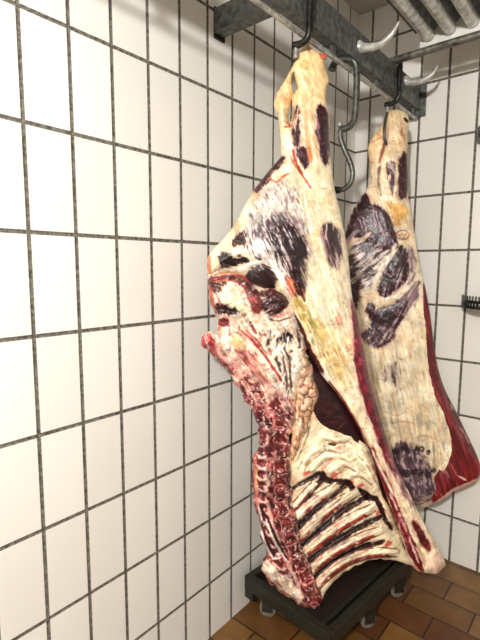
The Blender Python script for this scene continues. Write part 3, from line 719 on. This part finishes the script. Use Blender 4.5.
# seam and flank
p.L([(303,196),(306,215),(310,235),(314,255),(318,275)], 1.6, (224,180,140), 30, 1.4, .5, -.002)
p.P([(322,228),(329,224),(337,230),(341,243),(340,256),(336,270),(331,262),(326,245)], (80,48,56), 2.4, 7, 1.5, 31, (190,168,160), (78,16,1.7), .36, .002)
p.L([(321,232),(324,244),(328,256)], 1.4, (150,120,124), 131, 1.4, .7)
p.P([(304,262),(326,262),(332,290),(334,330),(326,350),(314,330),(306,300)], (232,216,178), 6, 12, 5, 32, (128,100,72), (72,7,1.3), .18, op=.6)
p.P([(292,300),(300,297),(306,306),(313,322),(309,328),(300,318)], (196,168,88), 2, 6, 1.8, 33, (226,210,150), (62,10,2.4), .4, op=.95)
p.P([(306,322),(316,320),(326,340),(338,362),(334,368),(320,354)], (168,150,84), 3, 7, 3, 34, (206,188,120), (60,12,3), .4, op=.9)
p.P([(318,330),(330,328),(342,354),(352,384),(346,390),(332,368)], (224,184,116), 3, 7, 3, 35, (240,214,160), (62,12,3), .45, op=.85)
p.P([(336,316),(342,317),(342,325),(337,325)], (220,120,90), 2, 3, 1.8, 36, op=.75)
p.noise((150,60,46), 3, .76, 37, op=.6, msk=sst(300,310,X)*sst(300,330,Y))
p.noise((250,242,220), 5, .60, 38, st=(68,30,2.2), op=.8, msk=sst(230,300,Y)*sst(296,310,X))
p.noise((186,150,110), 5, .66, 39, st=(66,30,1.8), op=.6, msk=sst(300,360,Y)*sst(296,310,X))
# left dark red lip of the flank
p.L([(290,310),(300,330),(311,354),(322,372)], 3.4, (96,18,26), 40, 1.2, 1, .002); p.L([(322,373),(338,393),(354,418),(367,444),(378,468)], 1.1, (130,30,32), 41, .8, .9)
p.P([(312,371),(320,372),(330,379),(326,383),(316,377)], (246,240,228), 1, 3, .8, 42)
p.L([(378,462),(388,490),(397,516),(405,538)], 2.2, (226,200,168), 43, 1.2, .9); 
# red band
p.P([(350,299),(355,303),(360,325),(365,350),(371,380),(378,405),(388,437),(399,470),(404,488),(396,478),(386,460),(376,436),(367,412),(359,386),(355,362),(353,335),(351,315)], (128,30,46), 1, 6, .9, 44, (176,84,92), (74,24,1.6), .24, .006)
p.P([(385,450),(396,468),(408,492),(416,512),(404,496),(392,472)], (150,104,108), 2, 5, 1.5, 45, (206,176,160), (62,16,1.8), .35)
p.P([(366,446),(374,450),(386,474),(396,498),(408,528),(420,556),(424,571),(415,566),(404,540),(394,514),(383,488),(372,462)], (126,20,30), 1.2, 5, .8, 46, (196,84,80), (66,22,1.2), .16, -.004)
p.L([(372,450),(384,476),(394,496)], 1.5, (236,220,196), 47, .8, .95); p.L([(390,494),(402,520),(412,545),(420,566)], 1.1, (232,200,190), 48, 1.6, .9, gap=.42)
p.P([(398,496),(406,502),(418,520),(434,545),(442,562),(434,570),(424,556),(412,530),(402,510)], (240,220,184), 1.6, 5, 1, 49, (206,160,130), (62,20,2), .25)
p.P([(411,521),(416,522),(424,534),(430,546),(429,552),(422,545),(415,532)], (122,24,28), 1, 4, .7, 50)
p.P([(428,556),(437,549),(445,561),(441,570),(434,574),(425,571)], (240,204,180), 1.4, 4, 1, 51, op=.9, dh=.004)
p.L([(384,470),(378,452),(370,430),(358,400),(345,378)], 1.6, (240,222,190), 52, 1.4, .8, .002)
T = tab((43,.016),(60,.028),(90,.032),(150,.036),(200,.055),(250,.075),(285,.06),(330,.035),(420,.022),(570,.018))
W = tab((43,8),(60,13),(150,17),(200,26),(250,34),(290,26),(340,16),(420,10),(570,9))
def h0(X, Y): return np.interp(Y, [43, 150, 290, 330, 420, 570], [0, .005, .026, .03, .026, .03]) 
p.grain(.2, 74)
p.build('leg_and_flank', M_meat, c1, PL, T, W, h0, .04, .0022)

# ================================================================== CARCASS 2
c2 = empty('beef_carcass', (.30, -.27, 2.07))
tag(c2, 'farther hanging beef side with bright red muscle edge, close to the back wall', 'carcass')
PL2 = (H2, 25)
CO = [(385,113),(391,110),(401,110),(407,114),(409,122),(408,135),(407,155),(408,175),(408,195),(411,212),(415,235),(418,255),(423,280),(427,305),(431,330),(435,360),(443,388),(455,412),(466,435),(475,453),(480,467),(478,479),(468,485),(455,490),(443,499),(430,505),(420,508),(408,500),(394,480),(380,450),(366,410),(354,370),(346,330),(342,290),(341,250),(346,232),(350,216),(357,202),(366,190),(370,178),(369,160),(368,147),(373,137),(380,128),(384,120)]
p = Piece(CO, .75); X, Y = p.X, p.Y
p.base((244,224,188)).noise((228,196,152), 14, .55, 2, op=.6).noise((242,230,206), 6, .6, 3, op=.6, dh=.001)
p.mixc(sst(215,150,Y)*.5, (236,196,140)); p.noise((206,130,84), 6, .66, 4, op=.6, msk=sst(160,130,Y))
p.L([(387,118),(386,135),(384,150)], 2.4, (200,160,130), 103, 1, .8, -.004); p.L([(386,140),(380,160),(378,172)], 1.3, (150,50,44), 5, 1, .85, -.002)
p.L([(400,116),(402,130),(399,148)], .9, (150,60,44), 6, .8, .8, gap=.45); p.L([(404,118),(408,122)], 1.4, (30,18,18), 7, .6)
p.L([(372,142),(382,138),(388,146)], 1.2, (200,120,90), 8, 1, .7)
p.P([(400,158),(405,152),(409,164),(408,190),(404,200),(399,196),(397,176)], (78,24,36), 1.4, 5, .8, 9, (170,120,130), (88,14,1.6), .22, .003)
p.P([(387,165),(394,162),(398,172),(397,190),(392,192),(388,180)], (92,44,54), 2, 5, 1, 10, (220,190,170), (85,10,2), .4)
p.L([(380,165),(378,180),(381,195)], 1.4, (110,84,80), 11, 1.4, .7, gap=.4); p.L([(370,172),(380,164),(392,158),(400,154)], 1.8, (242,226,196), 12, 1.2, .9, .002)
p.L([(396,158),(397,175),(394,196)], 1.4, (240,220,180), 13, .8, .9)
p.P([(386,206),(395,202),(405,206),(406,216),(400,226),(392,222),(387,214)], (228,172,92), 2.5, 6, 2, 14, op=.9)
# big dark muscle
p.P([(366,193),(372,203),(380,206),(388,214),(394,226),(397,238),(395,249),(386,250),(374,247),(364,240),(354,238),(344,241),(347,228),(351,217),(358,203)], (70,24,38), 1.8, 7, .9, 15, (140,104,120), (70,14,1.6), .25, .005)
p.P([(366,214),(378,212),(386,228),(390,244),(378,240),(366,230)], (86,50,66), 3, 6, 1.5, 16, (176,150,160), (75,14,1.6), .34, op=.9)
p.L([(342,254),(352,248),(362,240),(370,233)], 2.6, (232,204,176), 17, 1.4, .9, .003); p.L([(343,245),(350,238),(358,230)], 2.2, (186,160,164), 18, 1.6, .8)
p.P([(350,246),(364,242),(382,248),(394,246),(390,256),(378,268),(372,284),(362,292),(346,290),(342,268)], (206,188,176), 4, 7, 2, 19, (84,54,66), (-34,14,2.0), .52, op=.95)
p.P([(342,276),(350,272),(358,280),(360,296),(348,300),(342,292)], (84,50,60), 3, 6, 1.5, 119, (206,186,170), (-30,10,2), .3)
p.P([(400,246),(407,252),(409,264),(407,280),(398,288),(386,297),(377,290),(383,274),(392,258)], (68,30,42), 2, 6, 1, 20, (166,132,146), (110,16,1.6), .3, .005)
p.L([(396,244),(390,258),(380,272),(372,286)], 2.4, (244,232,210), 21, 1.4, .95, .003)
p.P([(409,246),(415,256),(416,268),(410,272)], (150,124,128), 2, 5, 1.5, 22, (220,200,186), (85,10,1.8), .4)
p.P([(406,284),(414,272),(420,284),(416,300),(406,310),(400,300)], (138,110,118), 2.5, 6, 1.5, 23, (226,210,190), (120,12,1.8), .4)
p.L([(384,300),(398,296),(412,284),(420,270)], 2., (240,224,196), 24, 1.2, .9, .002)
p.P([(366,305),(372,303),(377,309),(388,306),(400,301),(408,304),(405,314),(398,328),(391,341),(378,347),(364,338),(371,322),(367,313)], (70,26,38), 1.8, 6, .9, 25, (176,144,154), (118,14,1.6), .27, .005)
p.P([(364,334),(378,326),(394,332),(390,341),(378,346),(366,342)], (96,62,74), 2, 5, 1, 26, (226,212,200), (-50,8,1.5), .36, op=.8)
p.P([(345,296),(352,294),(358,300),(354,310),(347,306)], (64,24,34), 2, 5, 1, 27)
p.P([(383,370),(392,364),(400,366),(400,380),(398,395),(393,384),(384,380)], (166,140,136), 3, 5, 1.5, 28, (76,34,46), (85,8,2), .42, op=.9)
p.L([(394,382),(398,378),(397,394)], 1.6, (66,24,34), 29, 1, .9)
# fine creases of the fat sheet
p.noise((190,156,116), 5, .62, 30, st=(80,26,2.2), op=.6, msk=sst(330,360,Y)); p.noise((246,234,206), 5, .62, 31, st=(82,30,2.4), op=.7, msk=sst(330,350,Y))
p.noise((120,84,62), 3, .80, 32, st=(20,10,1.4), op=.55, msk=sst(330,360,Y)); p.noise((150,146,128), 8, .66, 33, st=(84,26,5), op=.55, msk=sst(360,400,Y))
for k, pts in enumerate((((385,412),(398,416),(412,406)),((392,424),(406,422),(420,428)),((412,440),(426,436),(438,442)),((380,398),(392,404),(404,398)))): p.L(pts, .6, (190,150,106), 140+k, 1.2, .6, -.002, gap=.42)
p.P([(392,450),(402,442),(412,447),(424,458),(431,474),(437,490),(428,503),(414,504),(404,490),(396,470)], (104,76,88), 3, 6, 1.5, 34, (176,156,154), (75,8,2.4), .34, .004)
for k in range(26):
    a = 396+(k*37 % 34)+2.5*math.sin(k*7.7); b = 450+(k*23 % 46)+2.5*math.cos(k*4.3)
    d = np.hypot(X-a-(b-450)*.2, Y-b); p.mixc(.8*sst(2.0, .2, np.abs(d-1.2-.9*math.sin(k*2.3))+2.6*(fbm(X, Y, 3, k)-.45)), (60,34,46));
p.P([(404,500),(420,496),(436,492),(446,496),(430,505),(420,509)], (186,164,148), 2, 5, 1.5, 35, (120,90,90), (-20,8,2), .4, op=.9)
for k in range(30):
    a = 348+(k*17 % 56); b = 250+(k*41 % 94)
    p.L([(a, b), (a+7, b+5), (a+9+(k % 5), b-6)], .5, (232,216,206), 500+k, 1.1, .65, .0006, gap=.48)
for k in range(12):
    a = 356+(k*7 % 34); b = 208+(k*13 % 30)
    p.L([(a, b), (a+3, b+7), (a+5, b+15)], .5, (206,176,184), 540+k, 1.0, .6, gap=.46)
# ink stamp: an oval with strokes
th = np.linspace(0, 2*np.pi, 17)
p.L([(402.5+6.6*math.cos(t), 235+4.6*math.sin(t)) for t in th], .55, (146,84,66), 36, .5, .9, fe=.5)
for a, b in (((398,233),(400,237)),((400,237),(402,233)),((403,233),(403.5,237.5)),((405.5,233),(405,237)),((398.5,238),(406,238))): p.L([a, b], .5, (150,88,70), 37, .4, .85, fe=.5)
W2 = tab((110,9),(180,16),(250,26),(330,24),(420,20),(505,10)); T2 = tab((110,.02),(150,.03),(200,.05),(260,.065),(340,.05),(420,.035),(505,.02))
p.grain(.2, 78)
p.build('leg_and_flank', M_meat, c2, PL2, T2, W2, .0, .045, .0025)
# red outer muscle
RO = [(424,283),(428,303),(432,330),(436,359),(444,387),(456,411),(467,434),(476,453),(480.5,467),(478,479),(468,485.5),(455,490.5),(443,499.5),(434,503),(431,497),(434,488),(432,478),(436,470),(440,462),(443,468),(447,450),(444,432),(436,414),(428,401),(420,385),(416,368),(414.5,342),(415,317),(421,296)]
p = Piece(RO, .7); p.base((146,24,30)).noise((112,16,26), 9, .5, 3, st=(72,40,3), op=.8).noise((176,60,60), 5, .64, 5, st=(70,24,1.8), op=.7)
p.noise((186,130,132), 4, .74, 6, st=(66,18,1.6), op=.8, msk=sst(395,420,p.Y))
p.P([(437,360),(446,382),(462,410),(474,440),(478,458),(468,446),(454,420),(442,392)], (112,66,66), 3, 6, 3, 7, (190,160,156), (62,14,1.8), .36, op=.75)  # grey sheen on the right side, painted into the colour
p.L([(478,479),(466,485),(454,490),(443,498),(433,504)], 1.5, (232,196,176), 9, 1, .9)
p.L([(458,476),(466,480)], 1, (240,220,210), 10, .8, .9)
p.build('outer_muscle', M_lean, c2, PL2, .024, 11, .012, .035, .0015, label='bright red lean outer muscle')

# ------------------------------------------------------------------ light
def point(name, loc, power, rad, col):
    l = bpy.data.lights.new(name, 'POINT'); l.energy = power; l.shadow_soft_size = rad; l.color = col
    o = bpy.data.objects.new(name, l); COL.objects.link(o); o.location = loc; return o
point('wall_lamp', (1.15, -2.92, 2.035), 128, .06, (1.0, .98, .945))
w = bpy.data.worlds.new('world'); S.world = w; w.use_nodes = True
w.node_tree.nodes['Background'].inputs[0].default_value = (.05, .05, .05, 1)
for o in list(COL.objects):
    if o.parent is None and o.get('category') in ('meat hook', 'carcass', 'rack'):
        o['group'] = {'meat hook': 'meat hooks on the overhead rail', 'carcass': 'beef sides hanging from the rail', 'rack': 'toothed racks on the back wall'}[o['category']]
